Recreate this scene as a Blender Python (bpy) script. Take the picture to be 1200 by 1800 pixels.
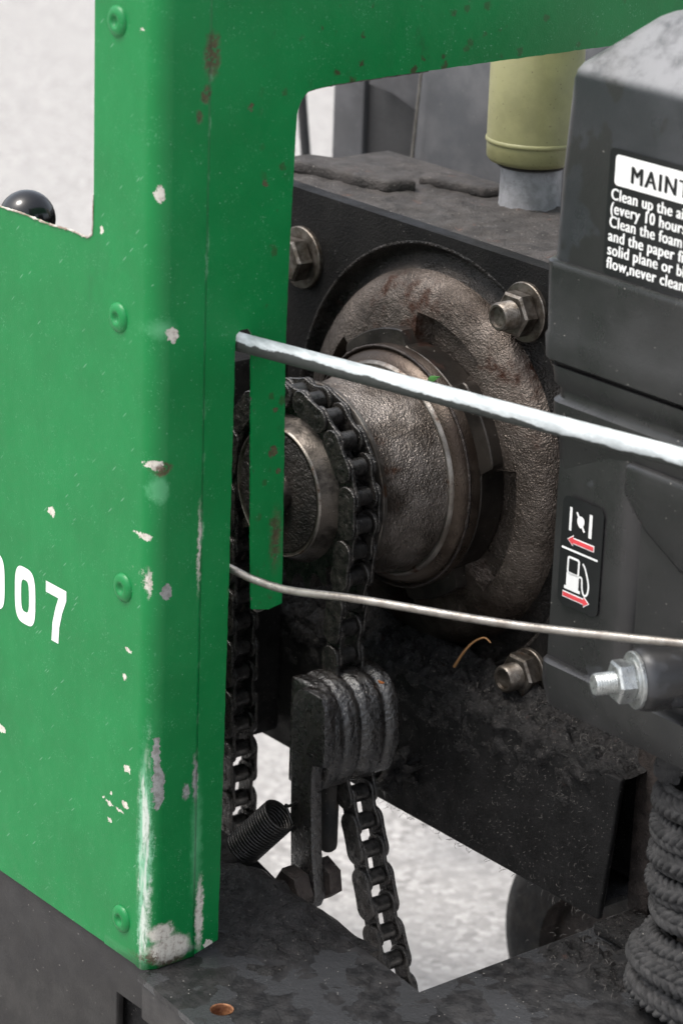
import bpy, bmesh, math, random
from mathutils import Vector, Matrix, noise
random.seed(7)
for o in list(bpy.data.objects): bpy.data.objects.remove(o)
scn = bpy.context.scene
COL = scn.collection

# ------------------------------------------------------------------ camera
CX = Vector((0.6244335963, -0.2803863190, 0.7290172809))     # world X expressed in camera axes
CY = Vector((0.7803079575, 0.1825024704, -0.5981741718))
CZ = Vector((0.0346723994, 0.9423780348, 0.3327483499))
CAMP = Vector((1.27103542, -0.90166249, 0.85362407))
RM = Matrix((CX, CY, CZ))                                    # camera -> world
cam = bpy.data.cameras.new('camera'); cob = bpy.data.objects.new('camera', cam); COL.objects.link(cob)
cob.matrix_world = Matrix.Translation(CAMP) @ RM.to_4x4()
cam.sensor_fit = 'VERTICAL'; cam.sensor_height = 36.0; cam.lens = 100.0
cam.clip_start = 0.05; cam.clip_end = 200
cam.dof.use_dof = True; cam.dof.focus_distance = 1.80; cam.dof.aperture_fstop = 11.0
scn.camera = cob

# ------------------------------------------------------------------ light
SUN_EL, SUN_AZ = 64.0, 245.0        # azimuth of the sun measured from +X, counter-clockwise
w = bpy.data.worlds.new('World'); scn.world = w; w.use_nodes = True
nt = w.node_tree; nt.nodes.clear()
sky = nt.nodes.new('ShaderNodeTexSky'); sky.sky_type = 'NISHITA'; sky.sun_disc = False
sky.sun_elevation = math.radians(SUN_EL); sky.sun_rotation = math.radians(90 - SUN_AZ)
sky.air_density = 1.0; sky.dust_density = 4.0; sky.ozone_density = 1.0
hs = nt.nodes.new('ShaderNodeHueSaturation'); hs.inputs['Saturation'].default_value = 0.40
bg = nt.nodes.new('ShaderNodeBackground'); bg.inputs['Strength'].default_value = 0.15
wo = nt.nodes.new('ShaderNodeOutputWorld')
nt.links.new(sky.outputs[0], hs.inputs['Color']); nt.links.new(hs.outputs[0], bg.inputs[0]); nt.links.new(bg.outputs[0], wo.inputs[0])
sl = bpy.data.lights.new('sun', 'SUN'); sl.energy = 0.85; sl.angle = math.radians(18); sl.color = (1, .96, .9)
so = bpy.data.objects.new('sun', sl); COL.objects.link(so)
sd = Vector((math.cos(math.radians(SUN_EL))*math.cos(math.radians(SUN_AZ)), math.cos(math.radians(SUN_EL))*math.sin(math.radians(SUN_AZ)), math.sin(math.radians(SUN_EL))))
so.rotation_euler = sd.to_track_quat('Z', 'Y').to_euler()
scn.view_settings.view_transform = 'Standard'; scn.view_settings.look = 'None'
scn.view_settings.exposure = 1.15; scn.view_settings.gamma = 1.0; scn.view_settings.use_curve_mapping = False

# ------------------------------------------------------------------ helpers
def at(px, py, ax, val):
    """point where the sight line of photo position px,py meets the plane axis=val"""
    r = RM @ Vector((px-600., -(py-900.), -5000.))
    return CAMP + r*((val-CAMP[ax])/r[ax])

class NT:
    def __init__(s, name):
        s.m = bpy.data.materials.new(name); s.m.use_nodes = True
        s.t = s.m.node_tree; s.t.nodes.clear()
        s.out = s.t.nodes.new('ShaderNodeOutputMaterial'); s.b = s.t.nodes.new('ShaderNodeBsdfPrincipled')
        s.t.links.new(s.b.outputs[0], s.out.inputs[0])
        s.pos = s.t.nodes.new('ShaderNodeNewGeometry').outputs['Position']
    def put(s, sock, v):
        if hasattr(v, 'links'): s.t.links.new(v, sock)
        elif isinstance(v, (tuple, list)) and len(v) == 3 and sock.type == 'RGBA': sock.default_value = (*v, 1)
        else: sock.default_value = v
    def set(s, **k):
        for a, v in k.items(): s.put(s.b.inputs[a.replace('_', ' ')], v)
    def math(s, op, a, b=0.0, clamp=False):
        n = s.t.nodes.new('ShaderNodeMath'); n.operation = op; n.use_clamp = clamp
        s.put(n.inputs[0], a); s.put(n.inputs[1], b); return n.outputs[0]
    def vm(s, op, a, b=(0, 0, 0)):
        n = s.t.nodes.new('ShaderNodeVectorMath'); n.operation = op
        s.put(n.inputs[0], a); s.put(n.inputs[1], b)
        return n.outputs['Value'] if op in ('LENGTH', 'DOT_PRODUCT', 'DISTANCE') else n.outputs[0]
    def noise(s, scale, detail=3, rough=.55, vec=None, color=False, dist=0):
        n = s.t.nodes.new('ShaderNodeTexNoise'); n.inputs['Scale'].default_value = scale
        n.inputs['Detail'].default_value = detail; n.inputs['Roughness'].default_value = rough; n.inputs['Distortion'].default_value = dist
        s.t.links.new(vec or s.pos, n.inputs['Vector']); return n.outputs['Color' if color else 'Fac']
    def voro(s, scale, vec=None, feat='F1', out='Distance', rnd=1.0):
        n = s.t.nodes.new('ShaderNodeTexVoronoi'); n.inputs['Scale'].default_value = scale; n.feature = feat
        n.inputs['Randomness'].default_value = rnd
        s.t.links.new(vec or s.pos, n.inputs['Vector']); return n.outputs[out]
    def rng(s, v, a, b, c=0.0, d=1.0):
        n = s.t.nodes.new('ShaderNodeMapRange'); n.interpolation_type = 'SMOOTHSTEP'
        s.put(n.inputs[0], v); n.inputs[1].default_value = a; n.inputs[2].default_value = b; n.inputs[3].default_value = c; n.inputs[4].default_value = d
        return n.outputs[0]
    def mix(s, f, a, b):
        n = s.t.nodes.new('ShaderNodeMix'); n.data_type = 'RGBA'; n.clamp_factor = True
        s.put(n.inputs[0], f); s.put(n.inputs[6], a); s.put(n.inputs[7], b); return n.outputs[2]
    def mixf(s, f, a, b):
        n = s.t.nodes.new('ShaderNodeMix'); n.clamp_factor = True
        s.put(n.inputs[0], f); s.put(n.inputs[2], a); s.put(n.inputs[3], b); return n.outputs[0]
    def bump(s, h, dist, strength=1.0, normal=None):
        n = s.t.nodes.new('ShaderNodeBump'); n.inputs['Strength'].default_value = strength; n.inputs['Distance'].default_value = dist
        s.put(n.inputs['Height'], h)
        if normal: s.t.links.new(normal, n.inputs['Normal'])
        return n.outputs[0]
    def scaled(s, v): return s.vm('MULTIPLY', s.pos, v)
    def sep(s):
        n = s.t.nodes.new('ShaderNodeSeparateXYZ'); s.t.links.new(s.pos, n.inputs[0]); return n.outputs

def grime(name, base, base2, rough=(.35, .6), metal=0.0, vscale=40, bumps=((700, .0006),), specks=.0, speckcol=(.35, .33, .3), rust=0.0, rustcol=(.06, .02, .008), patch=None, spec=.5, dust_sheen=0, coat=0):
    """worn, dirty surface: two tones, fine relief, light dusty specks, rust blotches, oily patches, dusty tops with sky sheen painted in"""
    n = NT(name)
    f = n.rng(n.noise(vscale, 6, .65), .38, .64)
    c = n.mix(f, base, base2)
    r = n.mixf(n.rng(n.noise(vscale*1.7, 5, .6), .35, .65), rough[0], rough[1])
    if rust:
        rf = n.rng(n.noise(vscale*.8, 7, .7, vec=n.vm('ADD', n.pos, (3.1, 1.7, 5.2))), .70-.3*rust, .80-.3*rust)
        c = n.mix(rf, c, rustcol); r = n.mixf(rf, r, .75)
    if patch:
        pf = n.rng(n.noise(patch[0], 5, .5, vec=n.vm('ADD', n.pos, (7.3, 2.1, .4))), patch[1], patch[1]+.02)
        c = n.mix(pf, c, patch[2]); r = n.mixf(pf, r, patch[3])
    if specks:
        d = n.voro(330); m = n.math('MULTIPLY', n.rng(d, .10, .17, 1, 0), n.rng(n.noise(260, 2), .72-.35*specks, .78-.35*specks))
        d2 = n.voro(90, vec=n.scaled((1, 1, 1.6))); m2 = n.math('MULTIPLY', n.rng(d2, .035, .06, 1, 0), .8)
        m = n.math('MAXIMUM', m, m2)
        c = n.mix(n.math('MULTIPLY', m, .75), c, speckcol); r = n.mixf(m, r, .8)
    if dust_sheen:
        nz = n.t.nodes.new('ShaderNodeSeparateXYZ'); n.t.links.new(n.t.nodes.new('ShaderNodeNewGeometry').outputs['Normal'], nz.inputs[0])
        df = n.math('MULTIPLY', n.rng(nz.outputs[2], .2, .6), n.rng(n.noise(60, 5, .65), .15, .6)); c = n.mix(n.math('MULTIPLY', df, dust_sheen), c, (.30, .30, .31)); r = n.mixf(df, r, .45)  # upward faces paled: settled dust plus sky reflection painted into the colour
    nor = None
    for sc, di, *de in bumps: nor = n.bump(n.noise(sc, de[0] if de else 4, .6), di, 1.0, nor)
    n.set(Base_Color=c, Roughness=r, Metallic=metal, Normal=nor, Specular_IOR_Level=spec)
    if coat: n.set(Coat_Weight=coat, Coat_Roughness=.2, Coat_Normal=nor)
    return n.m

def plain(name, col, rough=.5, metal=0.0, coat=0):
    n = NT(name); v = n.rng(n.noise(120, 4), .3, .7)
    n.set(Base_Color=n.mix(v, tuple(x*.9 for x in col), tuple(min(1, x*1.06) for x in col)), Roughness=n.mixf(n.noise(300, 3), rough*.8, rough*1.2), Metallic=metal)
    if coat: n.set(Coat_Weight=coat)
    return n.m

def link(name, me, mat, parent=None, angle=35, smooth=True, origin=None):
    """one mesh object, its origin moved to its own base"""
    vs = me.vertices
    if origin is None:
        lo = Vector((min(v.co.x for v in vs), min(v.co.y for v in vs), min(v.co.z for v in vs)))
        hi = Vector((max(v.co.x for v in vs), max(v.co.y for v in vs), max(v.co.z for v in vs)))
        origin = Vector(((lo.x+hi.x)/2, (lo.y+hi.y)/2, lo.z))
    me.transform(Matrix.Translation(-origin))
    if smooth:
        for p in me.polygons: p.use_smooth = True
        me.set_sharp_from_angle(angle=math.radians(angle))
    if mat: me.materials.append(mat)
    o = bpy.data.objects.new(name, me); COL.objects.link(o); o.location = origin
    if parent: setparent(o, parent)
    return o
WORLD = {}
def wl(o):
    p = o.location.copy()
    while o.parent: o = o.parent; p += o.location
    return p
def setparent(o, p):
    o.parent = p; o.location = o.location - wl(p)      # parents are never rotated or scaled
def bmo(name, bm, mat, parent=None, angle=35, smooth=True):
    bmesh.ops.recalc_face_normals(bm, faces=bm.faces[:])
    me = bpy.data.meshes.new(name); bm.to_mesh(me); bm.free()
    return link(name, me, mat, parent, angle, smooth)
def tag(o, label, cat, group=None):
    o['label'] = label; o['category'] = cat
    if group: o['group'] = group
    return o
def thing(name, loc, label, cat, group=None):
    o = bpy.data.objects.new(name, None); COL.objects.link(o); o.location = loc; o.empty_display_size = .02
    return tag(o, label, cat, group)

def poly_prism(bm, pts, vec, bev=0, seg=2):
    """closed outline pts (3D, planar) extruded along vec"""
    vs = [bm.verts.new(p) for p in pts]; f = bm.faces.new(vs)
    r = bmesh.ops.extrude_face_region(bm, geom=[f])
    nv = [g for g in r['geom'] if isinstance(g, bmesh.types.BMVert)]
    bmesh.ops.translate(bm, verts=nv, vec=vec)
    if bev:
        es = [e for e in bm.edges if (e.verts[0] in set(vs+nv) and e.verts[1] in set(vs+nv))]
        bmesh.ops.bevel(bm, geom=es, offset=bev, segments=seg, affect='EDGES', profile=.5)
    return bm
def box(bm, lo, hi, bev=0, seg=2):
    poly_prism(bm, [(lo[0], lo[1], lo[2]), (hi[0], lo[1], lo[2]), (hi[0], lo[1], hi[2]), (lo[0], lo[1], hi[2])], (0, hi[1]-lo[1], 0), bev, seg)
    return bm
def frame_of(axis):
    a = Vector(axis).normalized(); u = a.orthogonal().normalized(); return a, u, a.cross(u)
def lathe(bm, c, axis, prof, n=48, ref=None, fr=None, closed=False):
    """prof: list of (radius, distance along axis); fr(angle, r, d)->(r, d) may disturb it"""
    a = Vector(axis).normalized(); u = (Vector(ref) if ref else a.orthogonal()); u = (u - a*u.dot(a)).normalized(); v = a.cross(u)
    c = Vector(c); rings = []
    for r, d in prof:
        if r < 1e-6: rings.append([bm.verts.new(c + a*d)]); continue
        ring = []
        for i in range(n):
            t = 2*math.pi*i/n; rr, dd = (fr(t, r, d) if fr else (r, d))
            ring.append(bm.verts.new(c + a*dd + (u*math.cos(t)+v*math.sin(t))*rr))
        rings.append(ring)
    for A, B in zip(rings, rings[1:]):
        for i in range(n):
            j = (i+1) % n
            if len(A) == 1 and len(B) == 1: continue
            if len(A) == 1: bm.faces.new((A[0], B[i], B[j]))
            elif len(B) == 1: bm.faces.new((A[i], B[0], A[j]))
            else: bm.faces.new((A[i], B[i], B[j], A[j]))
    return bm
def tube(bm, pts, r, n=10, caps=True, rfun=None):
    """tube of radius r along a polyline"""
    pts = [Vector(p) for p in pts]; rings = []
    t0 = (pts[1]-pts[0]).normalized(); u = t0.orthogonal().normalized()
    for i, p in enumerate(pts):
        t = (pts[min(i+1, len(pts)-1)] - pts[max(i-1, 0)]).normalized()
        u = (u - t*u.dot(t)).normalized(); v = t.cross(u); rr = rfun(i/(len(pts)-1)) if rfun else r
        rings.append([bm.verts.new(p + (u*math.cos(2*math.pi*k/n)+v*math.sin(2*math.pi*k/n))*rr) for k in range(n)])
    for A, B in zip(rings, rings[1:]):
        for k in range(n): bm.faces.new((A[k], B[k], B[(k+1) % n], A[(k+1) % n]))
    if caps: bm.faces.new(rings[0][::-1]); bm.faces.new(rings[-1])
    return bm
def spline(ctrl, per=12):
    """Catmull-Rom through ctrl"""
    P = [Vector(p) for p in ctrl]; P = [P[0]*2-P[1]] + P + [P[-1]*2-P[-2]]; out = []
    for i in range(1, len(P)-2):
        for k in range(per):
            t = k/per
            out.append(.5*((2*P[i]) + (P[i+1]-P[i-1])*t + (2*P[i-1]-5*P[i]+4*P[i+1]-P[i+2])*t*t + (3*P[i]-P[i-1]-3*P[i+1]+P[i+2])*t**3))
    out.append(P[-2]); return out
def hexagon(bm, c, axis, r, h, rot=0, cham=.12, hole=0):
    """hex prism with chamfered corners, from c along axis"""
    a, u, v = frame_of(axis); n = 6
    def ring(rr, d, m=6, ph=0): return [bm.verts.new(Vector(c)+a*d+(u*math.cos(rot+ph+2*math.pi*i/m)+v*math.sin(rot+ph+2*math.pi*i/m))*rr) for i in range(m)]
    r0 = ring(r*.90, 0); r1 = ring(r, h*cham); r2 = ring(r, h*(1-cham)); r3 = ring(r*.88, h)
    for A, B in ((r0, r1), (r1, r2), (r2, r3)):
        for i in range(6): bm.faces.new((A[i], A[(i+1) % 6], B[(i+1) % 6], B[i]))
    bm.faces.new(r0[::-1]); bm.faces.new(r3); return bm

# ------------------------------------------------------------------ materials
def green_paint():
    n = NT('green_paint')
    warp = n.vm('SCALE', n.vm('SUBTRACT', n.noise(160, 5, .7, color=True), (.5, .5, .5))); warp.node.inputs['Scale'].default_value = .0075
    fine = n.vm('SCALE', n.vm('SUBTRACT', n.noise(480, 4, .7, color=True), (.5, .5, .5))); fine.node.inputs['Scale'].default_value = .0042
    p2 = n.vm('ADD', n.vm('ADD', n.pos, warp), fine)
    def chip(c, r, soft=.12):
        n_ = n.vm('LENGTH', n.vm('DIVIDE', n.vm('SUBTRACT', p2, tuple(c)), tuple(r))); return n.rng(n_, 1.0-soft, 1.0+soft, 1, 0)
    def group(items):
        m = None
        for c, r, s in items:
            k = chip(c, r, s); m = k if m is None else n.math('MAXIMUM', m, k)
        return m
    F = lambda x, y, rx, rz, s=.04: (at(x, y, 1, 0), (rx*.00054, .006, rz*.00034), s)     # on the front panel
    S = lambda x, y, ry, rz, s=.04: (at(x, y, 0, 0), (.02, ry*.00042, rz*.00036), s)      # on the side sheet
    white = group([F(91, 900, 8, 8), F(3, 1281, 10, 9), F(225, 1350, 7, 7), F(194, 1411, 8, 3), F(222, 1414, 7, 8), F(212, 1424, 8, 3), F(195, 1441, 4, 3), F(228, 1142, 6, 4), F(221, 1190, 4, 6),
                   F(180, 405, 3, 7), F(182, 1400, 2, 2), F(197, 1395, 2, 3), F(253, 52, 4, 3), S(286, 343, 5, 16), S(303, 588, 9, 13), S(270, 1030, 2.5, 22, .5), S(298, 1668, 34, 26, .25), S(285, 1640, 20, 18, .3),
                   S(350, 1605, 7, 62, .35), S(366, 1661, 8, 9), S(350, 962, 2.4, 55, .9), S(268, 950, 4, 6), S(278, 820, 9, 8)])
    streak = group([((.0, -.001, .075), (.0085, .0042, .075), .5), ((-.001, -.001, .12), (.0035, .0026, .085), .7), (at(251, 1500, 1, 0), (.0035, .02, .058), .4), (at(249, 1640, 1, 0), (.0028, .02, .02), .6)])
    grey = group([S(277, 1330, 5, 34), S(280, 1385, 9, 42), S(327, 1392, 6, 14, .4), S(343, 1370, 4, 40, .5), S(292, 1040, 9, 14), S(308, 1675, 30, 8, .6)])
    lgreen = group([S(284, 862, 12, 22, .4), S(345, 1480, 8, 90, .9), S(290, 580, 14, 12, .9)])
    rust = group([S(373, 98, 13, 34, .4), S(364, 165, 7, 14, .4), S(443, 188, 5, 6), S(287, 826, 13, 10, .4), S(470, 322, 6, 6), S(483, 795, 8, 10), S(487, 950, 9, 42, .8), 
                  S(268, 1688, 12, 10, .5), S(300, 1690, 22, 6, .5), S(487, 722, 5, 4), S(492, 830, 5, 5), S(350, 205, 5, 9, .4)])
    rust = n.math('MULTIPLY', rust, n.rng(n.noise(380, 4, .7), .36, .50))
    # broken light line on the crease of the side sheet
    x, y, z = n.sep()
    dy = n.math('ABSOLUTE', n.math('SUBTRACT', n.vm('DOT_PRODUCT', p2, (0, 1, 0)), .0356))
    crease = n.math('MULTIPLY', n.rng(dy, .0004, .0013, 1, 0), n.rng(n.noise(30, 3, vec=n.scaled((0, 0, 1))), .50, .62))
    # scattered rust dots, mostly on the arch and the window edge
    dot = n.math('MULTIPLY', n.rng(n.voro(85, vec=p2), .17, .27, 1, 0), n.rng(n.noise(40, 3), .44, .52))
    arch = n.math('MAXIMUM', n.math('MULTIPLY', n.rng(z, .515, .54), n.math('MULTIPLY', n.rng(y, .08, .12), n.rng(y, .20, .26, 1, 0))), n.math('MULTIPLY', n.rng(y, .066, .085), .55))
    dot = n.math('MULTIPLY', dot, arch)
    # orange-peel glints painted in as pale specks, and fine scratches
    sp = n.math('MULTIPLY', n.rng(n.voro(520, vec=p2), .14, .26, 1, 0), n.rng(n.noise(70, 6, .75), .48, .60))
    sc = n.math('MULTIPLY', n.rng(n.voro(60, vec=n.vm('MULTIPLY', n.vm('ADD', n.pos, n.vm('SCALE', n.vm('MULTIPLY', n.vm('CROSS_PRODUCT', n.pos, (0, 1, 0)), (1, 0, 0)))), (3.4, 3.4, .8))), .06, .11, 1, 0), n.rng(n.noise(16, 2), .44, .54))
    tone = n.rng(n.noise(14, 4, .6), .3, .7)
    c = n.mix(tone, (.0003, .158, .035), (.0007, .186, .043))
    smud = n.math('MULTIPLY', n.rng(n.noise(11, 6, .7, vec=n.scaled((1, 1, .45))), .55, .80), .5)
    c = n.mix(smud, c, (.006, .075, .022))
    dirt = n.math('MULTIPLY', n.rng(n.noise(60, 6, .7, vec=n.scaled((1, 1, .5))), .60, .75), n.rng(y, .05, .09))
    c = n.mix(n.math('MULTIPLY', dirt, .35), c, (.02, .025, .015))
    c = n.mix(n.math('MULTIPLY', sp, .6), c, (.15, .36, .21)); c = n.mix(n.math('MULTIPLY', sc, .36), c, (.34, .52, .40))
    c = n.mix(n.math('MULTIPLY', lgreen, .55), c, (.12, .42, .2)); c = n.mix(n.math('MULTIPLY', crease, .5), c, (.25, .5, .3))
    st = n.math('MULTIPLY', streak, n.rng(n.noise(260, 4, .7, vec=n.scaled((1, 1, .25))), .28, .5))
    c = n.mix(st, c, n.mix(n.rng(n.noise(220, 3, vec=n.scaled((1, 1, .12))), .42, .55), (.58, .64, .56), (.20, .45, .28)))
    c = n.mix(grey, c, n.mix(n.rng(n.noise(300, 4, .7), .4, .65), (.30, .298, .285), (.19, .185, .17))); wn = n.noise(330, 4, .7)
    c = n.mix(white, c, n.mix(n.rng(wn, .45, .7), (.62, .585, .51), (.36, .31, .26)))
    c = n.mix(n.math('MULTIPLY', rust, .85), c, n.mix(n.noise(500, 2), (.035, .02, .012), (.13, .07, .04))); c = n.mix(n.math('MULTIPLY', dot, .8), c, (.05, .022, .014))
    dam = n.math('MAXIMUM', n.math('MAXIMUM', white, grey), n.math('MAXIMUM', rust, st))
    b1 = n.bump(n.noise(900, 3), .00012, 1.0); b2 = n.bump(n.math('SUBTRACT', n.noise(18, 3), n.math('MULTIPLY', dam, .25)), .0022, .6, b1)
    n.set(Base_Color=c, Roughness=n.mixf(dam, n.mixf(n.noise(60, 4), .30, .46), .7), Normal=b2, Specular_IOR_Level=.42, Coat_Weight=.0)
    return n.m
GREEN = green_paint()
EDGE = grime('chipped_edge', (.55, .52, .46), (.16, .10, .06), (.6, .8), 0, 90)
WHITE = plain('white_print', (.82, .82, .80), .45)
BLACKP = grime('frame_paint', (.015, .0137, .0137), (.023, .0217, .0212), (.36, .58), 0, 30, ((900, .00015),), .25)
PLATE = grime('oily_plate', (.010, .010, .0105), (.022, .021, .021), (.34, .6), .1, 60, ((500, .0004), (120, .0006)), .4, rust=.05, patch=(26, .52, (.040, .041, .043), .20), spec=.55)  # patch tone lifted to paint in the wet bluish sheen on the oil
BEAM = grime('greasy_beam', (.005, .0048, .0048), (.011, .0105, .0105), (.5, .75), 0, 50, ((800, .0005), (90, .0008)), .85, speckcol=(.14, .13, .12), rust=.06, rustcol=(.022, .011, .008), spec=.22)
CRUD = grime('tarry_dirt', (.006, .0056, .0054), (.020, .018, .0175), (.16, .8), 0, 120, ((420, .0026), (1300, .0010)), .8, spec=.4, speckcol=(.2, .18, .16), rust=.22, rustcol=(.05, .022, .016))
CAST = grime('cast_iron', (.085, .070, .058), (.29, .255, .228), (.22, .40), .8, 20, ((820, .0011, 2), (260, .0009, 3)), .12, rust=.35, rustcol=(.06, .028, .016))
CAST2 = grime('cast_housing', (.036, .027, .021), (.135, .112, .096), (.24, .44), .8, 14, ((820, .0010, 2), (240, .0010, 3)), .1, rust=.5, rustcol=(.040, .016, .009))
RIMM = grime('rim_cast', (.008, .0068, .006), (.028, .023, .020), (.35, .6), .3, 40, ((150, .0022), (600, .001)), .3, rust=.3, rustcol=(.022, .010, .007))
RETM = grime('retainer_face', (.020, .0175, .0155), (.050, .043, .037), (.28, .45), .6, 30, ((900, .0002),), .3, rust=.3, rustcol=(.032, .014, .009))
CAPM = grime('cap_ring_steel', (.045, .032, .024), (.10, .078, .062), (.24, .42), .75, 24, ((700, .0004),), .25, rust=.35, rustcol=(.05, .021, .012))
DARKCAST = grime('dark_cast', (.028, .022, .019), (.065, .052, .044), (.32, .52), .5, 30, ((420, .0010), (90, .001)), .35, rust=.3, rustcol=(.028, .011, .007))
MACH = grime('worn_steel', (.12, .105, .09), (.24, .22, .20), (.28, .42), .85, 45, ((900, .0002),), .1, rust=.55, rustcol=(.07, .035, .02))
GPLATE = grime('gearbox_plate', (.0035, .0032, .0032), (.008, .0072, .0068), (.45, .7), 0, 22, ((700, .0006),), .35, rust=.12, rustcol=(.02, .010, .007), speckcol=(.15, .14, .13), spec=.2)
DUSTY = grime('dusty_casting', (.052, .045, .041), (.024, .0205, .0185), (.7, .9), 0, 45, ((600, .0012), (150, .001)), .6, rust=.3, rustcol=(.09, .045, .03))
CHAIN = grime('greasy_chain', (.016, .015, .014), (.055, .049, .044), (.22, .48), .55, 150, ((420, .0012),), .4, speckcol=(.3, .28, .26), coat=.5)
ROLLER = grime('chain_roller', (.05, .048, .046), (.10, .095, .090), (.26, .40), .8, 160, ((900, .0002),), .1)
BOSS = grime('sprocket_steel', (.028, .024, .020), (.10, .086, .074), (.34, .55), .8, 70, ((700, .0004),), .2, rust=.2)
RUSTY = grime('rusty_steel', (.022, .017, .015), (.05, .039, .034), (.4, .7), .3, 90, ((600, .0012),), .35, rust=.22, rustcol=(.07, .028, .014))
TENS = grime('greasy_plastic', (.006, .0052, .0047), (.016, .013, .011), (.12, .45), 0, 90, ((260, .0016), (700, .0004)), .25, rust=.1, rustcol=(.045, .025, .015), spec=.8, coat=.7)
ZINC = grime('zinc', (.52, .54, .53), (.40, .41, .40), (.25, .42), .85, 200, ((900, .0003),), .0, rust=.05, rustcol=(.2, .15, .1))
STUD = grime('dull_steel', (.19, .17, .15), (.09, .075, .06), (.3, .5), .85, 150, ((800, .0003),), .0, rust=.3, rustcol=(.08, .04, .02))
PLAST = grime('black_plastic', (.024, .025, .028), (.036, .037, .041), (.27, .40), 0, 18, ((1200, .00012), (40, .0004)), .12, patch=(15, .53, (.019, .0185, .0185), .36), spec=.55, dust_sheen=.65)
PLAST2 = grime('worn_black_plastic', (.015, .0147, .0148), (.024, .0233, .0235), (.24, .40), 0, 12, ((1200, .00012), (30, .0005)), .25, patch=(17, .63, (.034, .035, .038), .40), spec=.6)
STICK = plain('sticker_black', (.008, .008, .009), .35)
REDP = plain('red_print', (.66, .06, .07), .45)
ROPE = grime('rope_fibre', (.024, .0235, .0235), (.050, .0485, .048), (.75, .95), 0, 120, ((1500, .0008),), .25)
WOOD = grime('grey_wood', (.12, .105, .09), (.07, .06, .052), (.7, .9), 0, 60, ((300, .001),), .2)
CREAM = grime('cream_paint', (.235, .226, .106), (.185, .178, .082), (.42, .6), 0, 25, ((900, .0001),), .55, speckcol=(.06, .045, .03), rust=.06, rustcol=(.16, .11, .06))
ALU = grime('dusty_alloy', (.26, .26, .27), (.17, .17, .175), (.6, .8), .2, 90, ((700, .0006),), .5, speckcol=(.07, .06, .05))
KNOB = plain('knob_plastic', (.008, .008, .009), .16)
SPRINGM = grime('spring_steel', (.03, .029, .028), (.06, .056, .052), (.28, .5), .7, 200, ((600, .0004),), .15)
LEAF = plain('leaf_green', (.07, .22, .05), .5)
STRAW = plain('dry_straw', (.42, .22, .09), .6)
RUBBER = grime('rubber', (.012, .012, .012), (.03, .026, .022), (.7, .9), 0, 40, ((300, .001),), .1, rust=.3, rustcol=(.05, .03, .02))
REDPLA = plain('red_paint', (.55, .03, .03), .4)
def rodmat():
    n = NT('worn_white_paint')
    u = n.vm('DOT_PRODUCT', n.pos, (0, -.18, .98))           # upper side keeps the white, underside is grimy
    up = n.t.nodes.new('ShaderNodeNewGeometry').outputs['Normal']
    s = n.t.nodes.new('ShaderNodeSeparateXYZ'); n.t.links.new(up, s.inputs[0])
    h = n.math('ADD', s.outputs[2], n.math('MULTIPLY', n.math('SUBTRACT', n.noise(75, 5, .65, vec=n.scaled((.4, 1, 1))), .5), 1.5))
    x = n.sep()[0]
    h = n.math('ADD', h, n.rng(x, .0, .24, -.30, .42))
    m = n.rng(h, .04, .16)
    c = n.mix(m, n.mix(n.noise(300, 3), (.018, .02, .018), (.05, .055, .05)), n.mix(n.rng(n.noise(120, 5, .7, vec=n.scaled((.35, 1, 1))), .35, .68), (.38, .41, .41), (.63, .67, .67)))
    n.set(Base_Color=c, Roughness=n.mixf(m, .55, .42), Normal=n.bump(n.math('ADD', n.math('MULTIPLY', m, .5), n.noise(500, 3)), .00018))
    return n.m
ROD = rodmat()
WIRE = grime('steel_wire', (.34, .32, .29), (.20, .18, .16), (.28, .45), .8, 70, ((600, .0003),), 0)
def groundmat():
    n = NT('pale_pavement')
    v = n.voro(140, out='Color'); g = n.t.nodes.new('ShaderNodeRGBToBW'); n.t.links.new(v, g.inputs[0])
    c = n.mix(g.outputs[0], (.14, .132, .123), (.52, .50, .475))
    c = n.mix(n.rng(n.voro(140, feat='DISTANCE_TO_EDGE'), .0, .12, .5, 0), c, (.19, .182, .175))
    c = n.mix(n.rng(n.noise(6, 5, .6), .35, .65, .1, .6), c, (.32, .308, .292))
    c = n.mix(n.math('MULTIPLY', n.rng(n.voro(2.2), .02, .035, 1, 0), .6), c, (.10, .095, .09))
    n.set(Base_Color=c, Roughness=.85, Normal=n.bump(n.noise(120, 4), .003)); return n.m
GROUND = groundmat()

# ================================================================== setting
GZ = -.33
bm = bmesh.new(); vs = [bm.verts.new(p) for p in ((-60, -60, GZ), (60, -60, GZ), (60, 60, GZ), (-60, 60, GZ))]; bm.faces.new(vs)
g = bmo('ground', bm, GROUND, smooth=False); g['kind'] = 'structure'

# ================================================================== machine frame
FR = thing('machine_frame', (0, .07, -.15), 'black oil-stained steel frame under the green panel, with long beam behind the chain', 'frame')
# front face under the panel, deep on the left, shallow rail to the right
bm = bmesh.new()
poly_prism(bm, [(-.60, .0025, -.0005), (-.60, .0025, -.26), (-.036, .0025, -.26), (-.036, .0025, -.0305), (.0, .0025, -.0305), (.0, .0025, -.0005)], (0, .006, 0), .0008)
bmo('side_plate', bm, BLACKP, FR)
bm = bmesh.new()
poly_prism(bm, [(0.001, -.0045, -.0045), (.0676, -.011, -.0045), (.16, -.0205, -.0045), (.16, -.0205, -.0285), (.0676, -.011, -.0265), (.001, -.0045, -.0300)], (0, .006, 0), .0012)
bmo('rail_face', bm, BLACKP, FR)
bm = bmesh.new()     # rail top plate, with its bolt hole cut in
hc = at(390, 1775, 2, 0); outer = [(-.30, .0095), (-.001, .0095), (-.001, -.0058), (.0017, -.0060), (.0676, -.0125), (.16, -.0215), (.30, -.0350), (.30, .105), (.1574, .1148), (.1107, .1229), (.0282, .1308), (-.0425, .1396), (-.0952, .1513), (-.30, .18)]
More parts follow.
